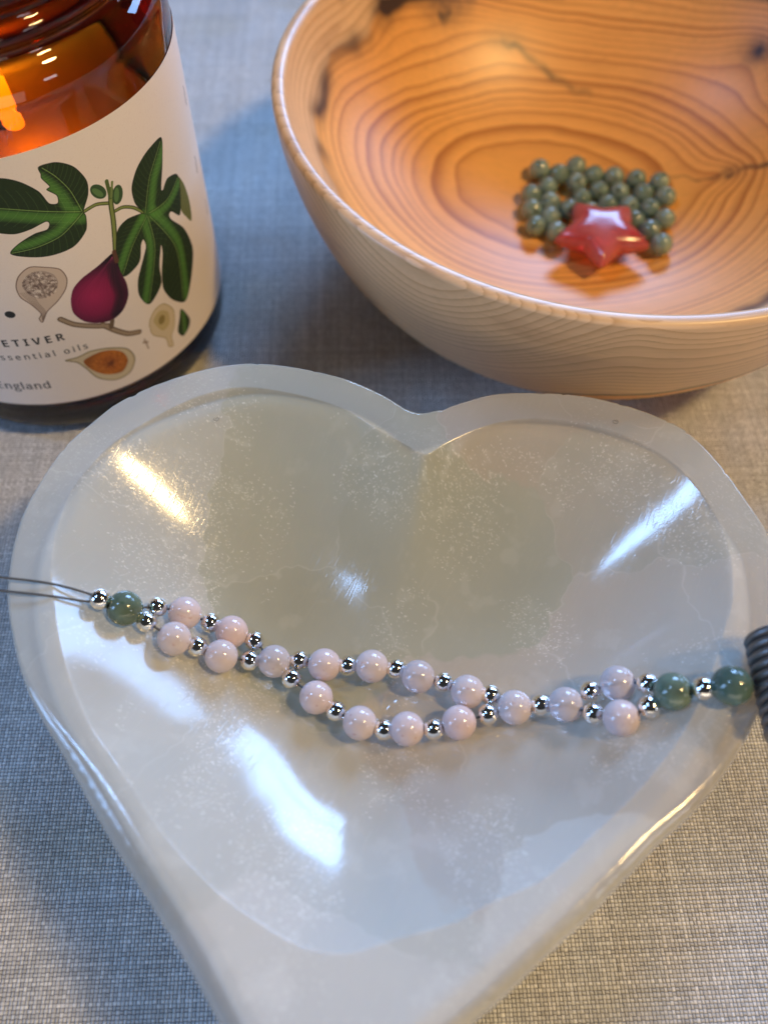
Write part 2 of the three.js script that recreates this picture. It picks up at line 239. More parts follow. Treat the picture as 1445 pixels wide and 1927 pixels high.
{
  const upper = 's,-48.9,45.0,-63.2 g,-45.1,42.7,-62.7 s,-40.5,39.1,-64.7 p,-35.9,36.9,-64.7 s,-31.5,34.6,-63.9 p,-27.5,33.8,-62.6 s,-23.3,32.5,-61.4 p,-19.3,32.4,-57.6 s,-14.8,31.8,-58.1 p,-10.1,32.4,-57.2 s,-5.8,32.4,-57.2 p,-1.4,33.2,-56.9 s,3.0,33.2,-56.5 p,7.0,33.6,-55.0 s,11.6,33.3,-54.1 p,15.8,34.0,-52.3 s,19.9,34.1,-51.7 p,23.8,35.6,-49.1 s,28.3,36.2,-49.4 p,32.2,38.2,-49.0 s,36.5,39.0,-51.1 p,40.7,41.4,-51.9 s,44.9,44.0,-50.9 g,47.8,47.4,-48.5 s,51.8,50.1,-48.2 G,56.0,51.1,-48.4';
  const lower = 's,-41.6,40.2,-61.3 p,-36.8,38.0,-59.2 s,-33.0,35.7,-58.7 p,-28.7,34.5,-57.5 s,-23.7,32.7,-57.5 s,-15.9,31.9,-54.5 p,-11.2,32.4,-51.0 s,-7.5,32.2,-48.6 p,-3.2,32.9,-46.4 s,1.1,32.9,-45.3 p,5.1,33.8,-45.3 s,9.7,34.0,-45.3 p,14.1,34.7,-46.4 s,19.2,34.7,-48.0 s,36.2,40.5,-46.7 p,39.9,43.6,-45.1 s,44.3,45.3,-46.6';
  const read = (t) => t.split(' ').map((w) => { const [k, x, y, z] = w.split(','); return { k, p: new THREE.Vector3(+x / 1000, +y / 1000, +z / 1000) }; });
  const A = read(upper), B = read(lower);
  const strand = thing('bead_strand', 0, 0, 0, 'half made bracelet of pink, green and silver beads on dark cord across the heart dish', 'bracelet');
  const paths = [A, [A[1], ...B.slice(0, 5), A[7]], [A[7], ...B.slice(5, 14), A[17]], [A[19], ...B.slice(14), A[23]]];
  const rb = rng(3); let pinks = 0, greens = 0;
  const done = new Set(), pinkKind = [0, 3, 2, 0, 1, 2, 1, 1, 2, 2, 1, 1, 0, 1, 0, 3, 0];
  for (const path of paths) path.forEach((b, i) => {
    if (done.has(b)) return; done.add(b);
    const prev = path[Math.max(0, i - 1)].p, next = path[Math.min(path.length - 1, i + 1)].p, dir = next.clone().sub(prev).normalize();
    const geo = b.k === 's' ? silverBead : b.k === 'p' ? pinkBead : b.k === 'G' ? greenBig : greenBead;
    const mat = b.k === 's' ? SILVER : b.k === 'p' ? PINK[pinkKind[pinks++ % pinkKind.length]] : GREEN[b.k === 'G' ? 2 : greens++ % 2];
    const m = mesh(b.k === 's' ? 'silver_bead' : b.k === 'p' ? 'pink_bead' : 'green_bead', geo, mat, strand);
    m.position.copy(b.p); m.quaternion.setFromUnitVectors(new THREE.Vector3(0, 1, 0), dir); m.rotateY(rb() * 6.28);
  });
  const tube = (pts, r, n) => new THREE.TubeGeometry(new THREE.CatmullRomCurve3(pts, false, 'centripetal'), n, r, 7);
  const V = (x, y, z) => new THREE.Vector3(x / 1000, y / 1000, z / 1000);
  const ends = [[V(-112, 43, -68.2), V(-88, 49.3, -66.6), V(-71.1, 49.3, -65.6), V(-65.2, 49.3, -64.8), V(-56.8, 48.4, -64.3), V(-50.9, 45.6, -63.9)], [V(-112, 43, -65.2), V(-88, 49, -64), V(-70.6, 49, -63.3), V(-64.7, 49.1, -62.4), V(-56.3, 48.3, -62.0), V(-50.8, 45.2, -62.6)]];
  const tip = V(61, 51.8, -48.4);
  mesh('cord', mergeGeometries([tube([...ends[0], ...A.map((b) => b.p), tip], 0.00022, 500), tube([...ends[1], A[0].p.clone().add(V(0, -0.3, 0.3)), ...paths[1].map((b) => b.p)], 0.00022, 200), ...paths.slice(2).map((p) => tube(p.map((b) => b.p), 0.00022, 150))]), CORD, strand);
}
{
  // coil spring that stops the beads from sliding off
  const turns = 10.6, pitch = 0.00168, R = 0.0044, w = 0.00082;
  class Helix extends THREE.Curve { getPoint(t, o = new THREE.Vector3()) { const a = t * turns * 2 * Math.PI - 2.2, z = (t - 0.5) * turns * pitch; return o.set(R * Math.cos(a), R * Math.sin(a), z); } }
  const s = thing('bead_stopper', 0.0646, 0.0520, -0.0486, 'dark grey metal coil spring clipped on the right end of the bracelet', 'bead stopper');
  mesh('coil', new THREE.TubeGeometry(new Helix(), 560, w, 12), new THREE.MeshStandardMaterial({ color: rgb(0.20, 0.19, 0.185), metalness: 0.75, roughness: 0.38 }), s);
  for (const t of [0, 1]) { const m = mesh('wire_end', new THREE.SphereGeometry(w, 12, 8), s.children[0].material, s); new Helix().getPoint(t, m.position); }
}

// two bits of lint that fell on the stone
[[[-34.0, 45.3, -102.9], 1, 'dark curly lint fibre inside the upper left of the heart dish'], [[45.0, 48.0, -103.0], -1, 'dark curly lint fibre on the upper right rim of the heart dish']].forEach(([p, turn, label]) => {
  const pts = [[0, 0, 0], [0.5, 0.15, -0.3], [0.9, 0.2, 0.1], [0.6, 0.25, 0.6], [0.1, 0.2, 0.5], [-0.2, 0.15, 0.1], [0.1, 0.2, -0.4]].map(([x, y, z]) => new THREE.Vector3(turn * x / 1000, y / 1000, z / 1000));
  const l = mesh('lint_fibre', new THREE.TubeGeometry(new THREE.CatmullRomCurve3(pts), 40, 0.000035, 5), CORD);
  l.position.set(p[0] / 1000, p[1] / 1000 + 0.00005, p[2] / 1000); tag(l, label, 'lint');
});

// ---------------------------------------------------------------- the wooden bowl
const BOWL = [0.0529, -0.2019];
const bowlFloor = (r) => 0.007 + 0.052 * (1 - Math.pow(1 - Math.pow(clamp(r / 0.08, 0, 0.9995), 2.2), 0.6));
{
  const p = [], H = 0.059;
  p.push([0.0001, 0.0012], [0.03, 0.0012], [0.037, 0.0004], [0.0400, 0.0006]);
  for (let i = 1; i <= 40; i++) { const u = i / 40 * 0.975; p.push([0.04 + 0.0435 * Math.sqrt(1 - Math.pow(1 - u, 1.6)), 0.0006 + u * (H - 0.0006)]); }
  p.push([0.08345, H - 0.0008], [0.0830, H - 0.0002], [0.0823, H], [0.0812, H], [0.0804, H - 0.0003], [0.07995, H - 0.0012]);
  for (let i = 1; i <= 60; i++) { const r = 0.0798 * Math.sqrt(1 - (i / 60) ** 1.5) ; p.push([Math.max(r, 0.00005), Math.min(bowlFloor(r), H - 0.0014)]); }
  const g = revolve(p, 256);
  const len = [0]; for (let i = 1; i < p.length; i++) len.push(len[i - 1] + Math.hypot(p[i][0] - p[i - 1][0], p[i][1] - p[i - 1][1]));
  const L = len[p.length - 1], W = 2048, Hh = 1024;
  const knots = [[-40, 42, -63, 9, 1], [-20, 31, -63, 6, 0.5], [54, 39, -48, 7, 1], [47, 19, -18, 4, 0.7], [-66, 30, 30, 8, 0.6], [20, 50, -72, 6, 0.4], [-56, 48, -52, 7, 0.8]];
  const cracks = [[46, -17, 76, -13, 0.9], [47, -19, 26, -22, 0.5], [-20, -63, 8, -52, 1.1], [-40, -61, -30, -68, 1.6]];
  let row = -1, r0 = 0, y0 = 0, outer = false;
  const map = texture(W, Hh, (px, py) => {
    if (py !== row) { row = py; const t = (py + 0.5) / Hh * L; let j = 1; while (j < p.length - 1 && len[j] < t) j++; const f = clamp((t - len[j - 1]) / (len[j] - len[j - 1])); r0 = lerp(p[j - 1][0], p[j][0], f); y0 = lerp(p[j - 1][1], p[j][1], f); outer = j < 47; }
    const a = (px + 0.5) / W * 2 * Math.PI, x = r0 * Math.sin(a), y = y0, z = r0 * Math.cos(a);
    const wobX = 0.0065 * (fbm(x * 16 + 5, y * 16 + 50, z * 16 + 9, 3) - 0.5), wob = 0.0016 * (fbm(x * 60 + 8, y * 60 + 60, z * 60 + 4, 3) - 0.5);
    let d = Math.hypot(y + 0.05 + 0.06 * x, z + 0.03 + 0.08 * x) + wobX + wob, k = 0, kd = 0;
    for (const q of knots) { const e = Math.hypot((x * 1000 - q[0]) * 0.55, y * 1000 - q[1], z * 1000 - q[2]) / q[3]; d -= 0.006 * q[4] * Math.exp(-e * e * 0.5); kd = Math.max(kd, q[4] * Math.exp(-e * e * 3) * (0.55 + 0.9 * fbm(x * 300 + 3, y * 300 + 30, z * 300 + 7, 3) - 0.2)); }
    for (const [ax, az, bx, bz, w] of cracks) { const ux = bx - ax, uz = bz - az, t = clamp(((x * 1000 - ax) * ux + (z * 1000 - az) * uz) / (ux * ux + uz * uz)), e = Math.hypot(x * 1000 - ax - ux * t, z * 1000 - az - uz * t - 3 * (noise(x * 260, 4) - 0.5)); if (!outer) kd = Math.max(kd, Math.exp(-((e / w) ** 2)) * (0.35 + 0.6 * noise(x * 500, z * 500 + 9)) * (1 - t * 0.5)); }
    if (outer) d += 0.024 * sstep(0, 0.08, -x) - 0.026 * sstep(-0.05, 0.0, x);
    const thr = 0.101 + 0.17 * Math.min(x, 0.02) + 0.05 * Math.max(0, x - 0.02) + 0.006 * (fbm(x * 70 + 3, y * 70 + 13, z * 70 + 23, 3) - 0.5);
    const sap = sstep(thr - 0.0006, thr + 0.0012, d);
    const ring = d / 0.0023 + 1.8 * noise(d * 120 + 7, 3) + 0.5 * noise(d * 420 + 7, 8), f = ring - Math.floor(ring), late = Math.pow(f, 3.4) * (1 - sstep(0.92, 1, f)) * 1.2 + 0.12 * f, age = 0.35 + 1.0 * hash(Math.floor(ring), 5, 5);
    const grain = fbm(x * 90 + 9, y * 1600 + 500, z * 1600 + 300, 2) - 0.5 - 0.7 * sstep(0.80, 0.9, noise(x * 160 + 4, y * 2600 + 70, z * 2600 + 30)), broad = fbm(x * 25 + 7, y * 40 + 70, z * 40 + 17, 3) - 0.5;
    let heart = [0.92, 0.44, 0.115], lateC = [0.52, 0.190, 0.040], sapC = [0.82, 0.53, 0.29], sapL = [0.58, 0.33, 0.15];
    const c = [0, 1, 2].map((i) => {
      const hw = lerp(heart[i], lateC[i], clamp(late * age)) * (1 + 0.22 * broad * (i ? 1.3 : 0.9)) * (1 + 0.16 * grain), sw = lerp(sapC[i], sapL[i], clamp(late * 0.8)) * (1 + 0.14 * broad) * (1 + 0.12 * grain);
      return lerp(hw, sw, sap);
    });
    const line = Math.exp(-(((d - thr) / (outer ? 0.0011 : 0.0024)) ** 2)) * sstep(0.25, 0.5, fbm(x * 50 + 70, y * 50 + 3, z * 50 + 5, 3)), stain = sap * sstep(0.60, 0.74, fbm(x * 40 + 3, y * 160 + 41, z * 40 + 77, 4)) * 0.30 * sstep(0.02, -0.05, x);
    const dark = clamp(0.95 * line + kd * 1.1);
    return c.map((v, i) => lerp(lerp(v, [0.32, 0.15, 0.065][i], stain), [0.055, 0.028, 0.018][i], dark));
  });
  const fine = texture(1024, 256, (x, y) => { const v = 0.5 + 0.3 * (fbm(x / 90, y / 2, 0, 2) - 0.5) + 0.3 * (fbm(x / 20, y / 20, 0, 3) - 0.5); return [v, v, v]; }, false);
  const m = new THREE.MeshPhysicalMaterial({ map, roughness: 0.42, roughnessMap: null, bumpMap: fine, bumpScale: 0.00006, clearcoat: 0.3, clearcoatRoughness: 0.32 });
  const b = mesh('wooden_bowl', g, m); b.position.set(BOWL[0], 0, BOWL[1]);
  tag(b, 'round turned wooden bowl with orange ringed grain and pale rim', 'bowl');
}

// ---------------------------------------------------------------- loose green beads and the red star in the bowl
{
  const where = [[44.6, -227.0], [50.5, -225.6], [55.9, -228.7], [46.8, -220.4], [55.8, -222.5], [61.2, -225.4], [67.1, -224.3], [62.3, -219.3], [68.3, -218.3], [73.5, -222.6], [79.9, -220.3], [75.0, -216.7], [81.0, -214.3], [41.7, -217.1], [47.3, -214.3], [56.9, -216.5], [41.4, -211.0], [52.9, -211.9], [59.0, -210.8], [64.4, -213.6], [70.4, -212.6], [76.2, -210.6], [46.9, -208.3], [71.5, -206.6], [79.8, -205.6], [42.3, -204.2], [48.3, -202.3], [75.1, -201.7], [77.4, -195.3]];
  const say = ['first from left in the back row', 'second from left in the back row', 'rearmost of the pile, standing highest', 'behind and just left of the small gap', 'right of the gap, before the rearmost bead', 'fourth from left in the back row', 'fifth from left in the back row', 'half hidden in the middle, second row', 'second row, right of the half hidden bead', 'sixth from left in the back row', 'right end of the back row', 'second row, left of the right end bead', 'right edge of the pile, second from back', 'left edge of the pile, second from back', 'immediately left of the small gap', 'immediately right of the small gap', 'left edge of the pile, third from back', 'touching the left rear tip of the star', 'behind the middle of the star', 'third row, behind the rear tip of the star', 'third row, behind the right shoulder of the star', 'third row, second from the right edge', 'in front of the gap, left of the star', 'at the inner corner right of the star', 'right edge of the pile, third from back', 'front left outer corner of the pile', 'front left, touching the side of the star', 'directly behind the right tip of the star', 'set apart in front, by the right tip of the star'];
  const r = rng(9), geo = beadGeometry(0.00314, 0.0006, 28, 20), base = GREEN.slice(0, 2).map((m, k) => { const c = m.clone(); c.map = beadNoise(70 + 5 * k, [[0.36, 0.50, 0.42], [0.29, 0.42, 0.34]][k], [0.7, 0.75, 0.65], 0.7); c.transmission = 0.45; c.roughness = 0.04; c.ior = 1.7; c.clearcoat = 0.6; c.clearcoatRoughness = 0.03; c.attenuationColor = rgb(0.66, 0.78, 0.66); return c; });
  const proto = new THREE.Mesh(geo, base[0]);
  where.forEach(([x, z], i) => {
    const b = proto.clone(); b.material = base[i % 2]; b.name = numbered('loose_green_bead'); b.castShadow = b.receiveShadow = true;
    const rr = Math.hypot(x / 1000 - BOWL[0], z / 1000 - BOWL[1]);
    b.position.set(x / 1000, bowlFloor(rr) + 0.00315 + rr * 0.004, z / 1000); b.rotation.set(r() * 6, r() * 6, r() * 6); b.scale.setScalar(0.965 + 0.07 * r());
    tag(b, 'green bead in the bowl, ' + say[i], 'bead', 'loose green beads in the wooden bowl'); scene.add(b);
  });
  // puffed five-pointed star
  const NT = 200, NR = 26, pos = [], uv = [], idx = [], RO = 0.0146, RI = 0.0092, TH = 0.0042;
  const edge = (a) => { const t = (((a / (2 * Math.PI / 5)) % 1) + 1) % 1, q = Math.abs(t - 0.5) * 2, al = (q * 36) * D2R, A = [RO, 0], B = [RI * Math.cos(36 * D2R), RI * Math.sin(36 * D2R)], th = (1 - q) * 36 * D2R;   // straight edges between tip and notch
    const dx = B[0] - A[0], dz = B[1] - A[1], den = Math.cos(th) * dz - Math.sin(th) * dx, R = (A[0] * dz - A[1] * dx) / den; return R * (1 - 0.05 * Math.pow(q, 6)) * (1 - 0.05 * Math.pow(1 - q, 2.5)) * (1 + 0.012 * Math.sin(3 * a + 1)); };
  const layer = (sgn) => { const start = pos.length / 3; pos.push(0, sgn * TH, 0); uv.push(0.5, 0.5);
    for (let t = 0; t < NT; t++) for (let k = 1; k <= NR; k++) { const s = Math.sin((k / NR) * Math.PI / 2), a = (t / NT) * 2 * Math.PI + Math.PI / 5, R = edge(a), soft = lerp(RI * 1.02, R, Math.pow(s, 1.4)); const y = sgn * TH * Math.pow(1 - Math.pow(s, 3.6), 0.55); pos.push(Math.cos(a) * soft * s, y, Math.sin(a) * soft * s); uv.push(0.5 + 0.5 * s * Math.cos(a), 0.5 + 0.5 * s * Math.sin(a)); }
    const at = (t, k) => start + 1 + (t % NT) * NR + k, tri = (a, b, c) => (sgn > 0 ? idx.push(a, b, c) : idx.push(a, c, b));
    for (let t = 0; t < NT; t++) { tri(start, at(t + 1, 0), at(t, 0)); for (let k = 0; k < NR - 1; k++) { tri(at(t, k), at(t + 1, k), at(t, k + 1)); tri(at(t + 1, k), at(t + 1, k + 1), at(t, k + 1)); } } };
  layer(1); layer(-1);
  const g = new THREE.BufferGeometry(); g.setAttribute('position', new THREE.Float32BufferAttribute(pos, 3)); g.setAttribute('uv', new THREE.Float32BufferAttribute(uv, 2)); g.setIndex(idx); g.computeVertexNormals();
  const map = texture(128, 128, (x, y) => { const n = fbm(x / 30 + 4, y / 30, 0, 4); return [0.78 + 0.3 * (n - 0.5), 0.17 + 0.26 * (n - 0.5), 0.17 + 0.26 * (n - 0.5)]; });
  const star = mesh('star_stone', g, new THREE.MeshPhysicalMaterial({ map, roughness: 0.17, transmission: 0.5, thickness: 0.008, ior: 1.52, attenuationColor: rgb(0.95, 0.40, 0.35), attenuationDistance: 0.008 }));
  star.position.set(0.0602, 0.0142, -0.1975); star.rotation.set(0.03, -0.42, 0.05); 
  tag(star, 'glossy red stone in the shape of a puffed star, lying in the bowl', 'stone');
}

// ---------------------------------------------------------------- the amber candle jar
{
  const JX = -0.0881, JZ = -0.1713, R = 0.0417;
  const jar = thing('candle_jar', JX, 0, JZ, 'amber glass jar candle with a fig leaf paper label', 'candle');
  const out = smoothProfile([[0.0002, 0.0022], [0.024, 0.0020], [0.033, 0.0006], [0.0365, 0.0008], [0.0395, 0.0026], [0.0413, 0.0062], [R, 0.011]], 26);
  for (let y = 0.014; y < 0.0865; y += 0.004) out.push([R, y]);
  out.push(...smoothProfile([[R, 0.0872], [0.0415, 0.0895], [0.0408, 0.0918], [0.0394, 0.0938], [0.0381, 0.0950], [0.0377, 0.0962], [0.0381, 0.0972], [0.0391, 0.0980], [0.0394, 0.0990], [0.0391, 0.1000], [0.0380, 0.1009], [0.0376, 0.1020], [0.0380, 0.1031], [0.0388, 0.1039], [0.0390, 0.1048], [0.0387, 0.1057], [0.0378, 0.1066], [0.0374, 0.1082], [0.0376, 0.1150], [0.0378, 0.1250], [0.0374, 0.1272], [0.0362, 0.1280], [0.0350, 0.1272], [0.0347, 0.1250]], 90));
  out.push(...smoothProfile([[0.0347, 0.124], [0.0346, 0.105], [0.0350, 0.098], [0.0366, 0.0945], [0.0382, 0.0905], [0.0387, 0.0870]], 24));
  for (let y = 0.084; y > 0.012; y -= 0.005) out.push([0.0387, y]);
  out.push([0.0384, 0.010], [0.0370, 0.0075], [0.034, 0.0062], [0.02, 0.0060], [0.0002, 0.0064]);
  mesh('glass', revolve(out, 160), new THREE.MeshPhysicalMaterial({ color: 0xffffff, roughness: 0.02, transmission: 1, thickness: 0.003, ior: 1.51, attenuationColor: rgb(0.60, 0.19, 0.003), attenuationDistance: 0.0026 }), jar);
  // wax
  const wax = [[0.0002, 0.0072], [0.033, 0.0072], [0.0372, 0.0095], [0.0384, 0.014], [0.0384, 0.0560], [0.0380, 0.0585], [0.0370, 0.0578], [0.0330, 0.0566], [0.02, 0.0560], [0.008, 0.0556], [0.0002, 0.0556]];
  mesh('wax', revolve(wax, 96), new THREE.MeshStandardMaterial({ color: rgb(0.80, 0.70, 0.52), roughness: 0.35 }), jar);
  const wick = new THREE.CatmullRomCurve3([new THREE.Vector3(-0.004, 0.0545, 0.001), new THREE.Vector3(-0.0032, 0.0590, 0.001), new THREE.Vector3(-0.0008, 0.0625, 0.0012), new THREE.Vector3(0.0030, 0.0634, 0.0014)]);
  mesh('wick', new THREE.TubeGeometry(wick, 14, 0.0009, 8), new THREE.MeshStandardMaterial({ color: rgb(0.02, 0.016, 0.012), roughness: 1 }), jar);
  const fl = smoothProfile([[0.0002, 0], [0.0018, 0.0009], [0.0026, 0.0028], [0.0022, 0.0046], [0.0012, 0.0066], [0.0002, 0.0085]], 24), fm = new THREE.MeshStandardMaterial({ color: 0x000000, emissive: rgb(1, 0.62, 0.20), emissiveIntensity: 4, roughness: 1 });
  const flame = mesh('flame', revolve(fl, 24), fm, jar); flame.position.set(0.0030, 0.0628, 0.0014); flame.scale.set(0.95, 0.5, 0.95); flame.rotation.z = -0.3;
  const fl2 = new THREE.PointLight(rgb(1, 0.60, 0.22), 0.0011); fl2.name = 'candle_light'; fl2.position.set(0.0034, 0.0645, 0.0014); fl2.shadow.radius = 0.1; fl2.castShadow = true; jar.add(fl2);

  // printed paper label: x runs with the angle, y with the height, 13 px to the millimetre
  const cv = document.createElement('canvas'); cv.width = 1995; cv.height = 870; const c = cv.getContext('2d'), X = (a) => (a + 60) * 9.5, Y = (mm) => (81.35 - mm) * 13, lr = rng(21);
  c.fillStyle = '#e8dcd3'; c.fillRect(0, 0, 1995, 870);
  for (let i = 0; i < 26000; i++) { c.fillStyle = lr() > 0.5 ? 'rgba(120,95,75,0.05)' : 'rgba(255,250,240,0.07)'; c.fillRect(lr() * 1995, lr() * 870, 1 + lr() * 4, 1 + lr() * 1.5); }
  const pts = (s) => s.split(' ').map((w) => w.split(',').map(Number)).map(([a, h]) => [X(a), Y(h)]);
  const path = (P, closed = true) => { c.beginPath(); const n = P.length; c.moveTo(...P[0]); for (let i = 0; i < (closed ? n : n - 1); i++) { const g = (k) => (closed ? P[(k + n) % n] : P[clamp(k, 0, n - 1)]), p0 = g(i - 1), p1 = g(i), p2 = g(i + 1), p3 = g(i + 2), t = 0.145; c.bezierCurveTo(p1[0] + (p2[0] - p0[0]) * t, p1[1] + (p2[1] - p0[1]) * t, p2[0] - (p3[0] - p1[0]) * t, p2[1] - (p3[1] - p1[1]) * t, ...p2); } if (closed) c.closePath(); };
  const stroke = (P, w, style) => { path(P, false); c.lineWidth = w; c.strokeStyle = style; c.lineCap = 'round'; c.stroke(); };
  function leaf(outline, veins, glow) {
    const P = pts(outline); c.save(); path(P); c.fillStyle = '#1d3014'; c.fill(); c.clip();
    for (const [vein, off, w] of glow) { const Q = pts(vein).map(([x, y], i, all) => { const b = all[Math.min(i + 1, all.length - 1)], a = all[Math.max(i - 1, 0)], dx = b[0] - a[0], dy = b[1] - a[1], l = Math.hypot(dx, dy) || 1; return [x - dy / l * off, y + dx / l * off]; }); for (let k = 0; k < 9; k++) stroke(Q, w * (1 - k / 10), 'rgba(84,134,52,0.17)'); }
    for (const vein of veins) {
      const Q = pts(vein); for (let k = 0; k < 5; k++) stroke(Q, 11 - 2 * k, 'rgba(8,16,6,0.12)'); stroke(Q, 2.4, 'rgba(150,185,95,0.75)');
      const curve = new THREE.CatmullRomCurve3(Q.map(([x, y]) => new THREE.Vector3(x, y, 0)), false, 'centripetal');
      for (let k = 1; k < 13; k++) { const p = curve.getPoint(k / 13.5), t = curve.getTangent(k / 13.5); for (const s of [-1, 1]) { const ex = p.x + (t.x * 0.55 - s * t.y * 0.85) * 62, ey = p.y + (t.y * 0.55 + s * t.x * 0.85) * 62; c.beginPath(); c.moveTo(p.x, p.y); c.quadraticCurveTo((p.x + ex) / 2 - t.x * 8, (p.y + ey) / 2 - t.y * 8, ex, ey); c.lineWidth = 1.2; c.strokeStyle = 'rgba(150,180,105,0.26)'; c.stroke(); } }
    }
    for (let i = 0; i < 1500; i++) { const q = P[Math.floor(lr() * P.length)]; c.fillStyle = lr() > 0.5 ? 'rgba(0,0,0,0.10)' : 'rgba(140,180,90,0.07)'; c.fillRect(q[0] + (lr() - 0.5) * 190, q[1] + (lr() - 0.5) * 190, 2, 2); }
    c.restore(); path(P); c.lineWidth = 2; c.strokeStyle = 'rgba(12,18,8,0.8)'; c.stroke();
  }
  // stems
  for (const [s, w] of [['38.8,65.3 42.9,65.6 46.9,64.4', 10], ['47.7,62.1 50.4,61.9 53.7,60.3 56.8,57.5', 10], ['48.3,67.0 47.1,63.9 46.3,60.2 44.6,54.7 43.4,51.5', 16]]) { stroke(pts(s), w, '#3b4420'); stroke(pts(s), w * 0.55, '#7d8a48'); }
  for (const [x, y, r] of [[44.7, 68.0, -0.6], [49.9, 65.2, 0.35]]) { c.save(); c.translate(X(x), Y(y)); c.rotate(r); c.beginPath(); c.ellipse(0, 0, 17, 27, 0, 0, 7); c.fillStyle = '#35502e'; c.fill(); c.beginPath(); c.ellipse(-3, 0, 8, 20, 0, 0, 7); c.fillStyle = '#577a44'; c.fill(); c.restore(); }
  stroke(pts('47.6,65.5 47.9,69.2'), 11, '#4e6130'); stroke(pts('47.9,65.5 49.4,68.4'), 7, '#6f7f45');
  const leftLeaf = '21.9,77.5 26.0,75.9 29.6,72.9 31.0,69.8 33.2,69.2 33.7,70.9 31.8,72.7 32.8,73.2 31.6,75.3 31.8,76.2 32.0,77.7 36.4,77.4 40.3,75.2 42.4,71.5 41.6,68.5 39.0,65.6 39.1,64.1 37.8,61.1 33.1,58.6 26.8,58.2 21.4,59.0 16.7,60.7 19.8,62.7 24.6,64.1 28.1,64.3 29.3,65.5 28.4,66.2 23.8,65.4 19.5,65.2 14,66.6 8,68.5 6,72.5 11,76.5 16,78';
  leaf(leftLeaf, ['38.9,65.4 29.0,68.5 18.9,71.3 8,72.5', '38.6,65.6 37.4,70.8 35.1,74.7 32.6,77.3', '38.6,65.2 31.0,62.0 23.2,60.9 17.0,60.8'], [['38.9,65.4 29.0,68.5 18.9,71.3 8,72.5', -18, 44], ['38.6,65.6 37.4,70.8 35.1,74.7 32.6,77.3', -26, 40], ['38.6,65.2 31.0,62.0 23.2,60.9 17.0,60.8', 16, 34]]);
  c.save(); path(pts('74.4,57.8 77.4,54.5 78.6,50.0 78.2,46.2 77.0,44.4 74.6,47.0 72.6,50.4')); c.fillStyle = '#6f7440'; c.fill(); c.clip(); for (let k = 0; k < 12; k++) stroke(pts(`73,${44 + k * 1.3} 79,${47 + k * 1.3}`), 2, 'rgba(40,48,20,0.6)'); c.restore();
  leaf('56.8,57.5 54.7,60.9 55.0,64.7 58.6,67.8 64.1,69.4 70.9,69.2 69.2,64.9 65.7,59.7 66.2,58.7 69.3,60.0 74.3,58.6 75.2,56.1 73.3,51.9 71.3,49.4 67.8,52.3 66.2,52.2 66.8,50.4 71.5,45.6 73.8,40.6 73.7,36.7 68.4,30.4 63.8,27.5 58.6,31.3 56.3,36.0 57.3,40.4 59.6,44.9 59.8,47.3 57.0,42.7 55.8,37.9 49.7,34.9 47.2,38.7 48.3,43.0 52.1,47.3 54.2,49.7 54.0,51.8 52.6,51.0 50.3,47.2 44.2,46.0 43.6,50.8 46.4,57.2 50.4,58.7 55.5,57.9',
    ['57.1,57.3 62.2,64.0 70.1,68.7', '57.5,56.5 50,52.2 44.1,46.6', '57.7,56.1 57.2,47.7 49.9,35.6', '58.4,55.8 65.7,43.0 63.2,28.5', '58.5,56.6 67.1,55.8 74.9,57.6'], [['57.1,57.3 62.2,64.0 70.1,68.7', 22, 40], ['57.5,56.5 50,52.2 44.1,46.6', 16, 34], ['57.7,56.1 57.2,47.7 49.9,35.6', 16, 34], ['58.4,55.8 65.7,43.0 63.2,28.5', -18, 40], ['58.5,56.6 67.1,55.8 74.9,57.6', 14, 36]]);
  // ripe fig
  { const P = pts('43.0,53.0 37.8,51.7 32.3,50.3 28.8,48.4 26.8,45.4 26.2,41.9 28.2,38.8 31.9,36.9 36.4,36.2 40.6,37.5 43.6,40.5 44.3,43.9 43.7,47.2 43.6,50.8'); c.save(); path(P); c.fillStyle = '#3a0f28'; c.fill(); c.clip(); const g = c.createRadialGradient(X(33.6), Y(44.6), 8, X(35), Y(43.5), 130); g.addColorStop(0, '#9c1c50'); g.addColorStop(0.45, '#7c1342'); g.addColorStop(0.8, '#3d0c2a'); g.addColorStop(1, '#1c0a1c'); c.fillStyle = g; c.fillRect(X(20), Y(60), 400, 500); for (let k = 0; k < 6; k++) stroke(pts('42.8,52.5 41.5,47 41.6,42 38.5,37.5'), 46 - 7 * k, 'rgba(22,8,26,0.20)'); for (let k = 0; k < 46; k++) stroke(pts(`42.6,52.2 ${27 + k * 0.37},${44 + 2 * lr()} ${28.5 + k * 0.3},38`), 1, 'rgba(190,60,110,0.16)'); c.restore(); }
  stroke(pts('43.6,53.2 43.5,50.6'), 13, '#5c3a2c');
  // twig under the fig
  for (const [w, s] of [[19, '#6a5644'], [11, '#9b8770']]) { stroke(pts('22.0,41.2 25.2,38.7 30.9,36.3 34.2,35.2'), w, s); stroke(pts('33.0,35.9 36.4,32.6 39.6,30.2 43.2,29.0'), w, s); }
  stroke(pts('36.2,35.9 35.2,34.2'), 14, '#6a5644');
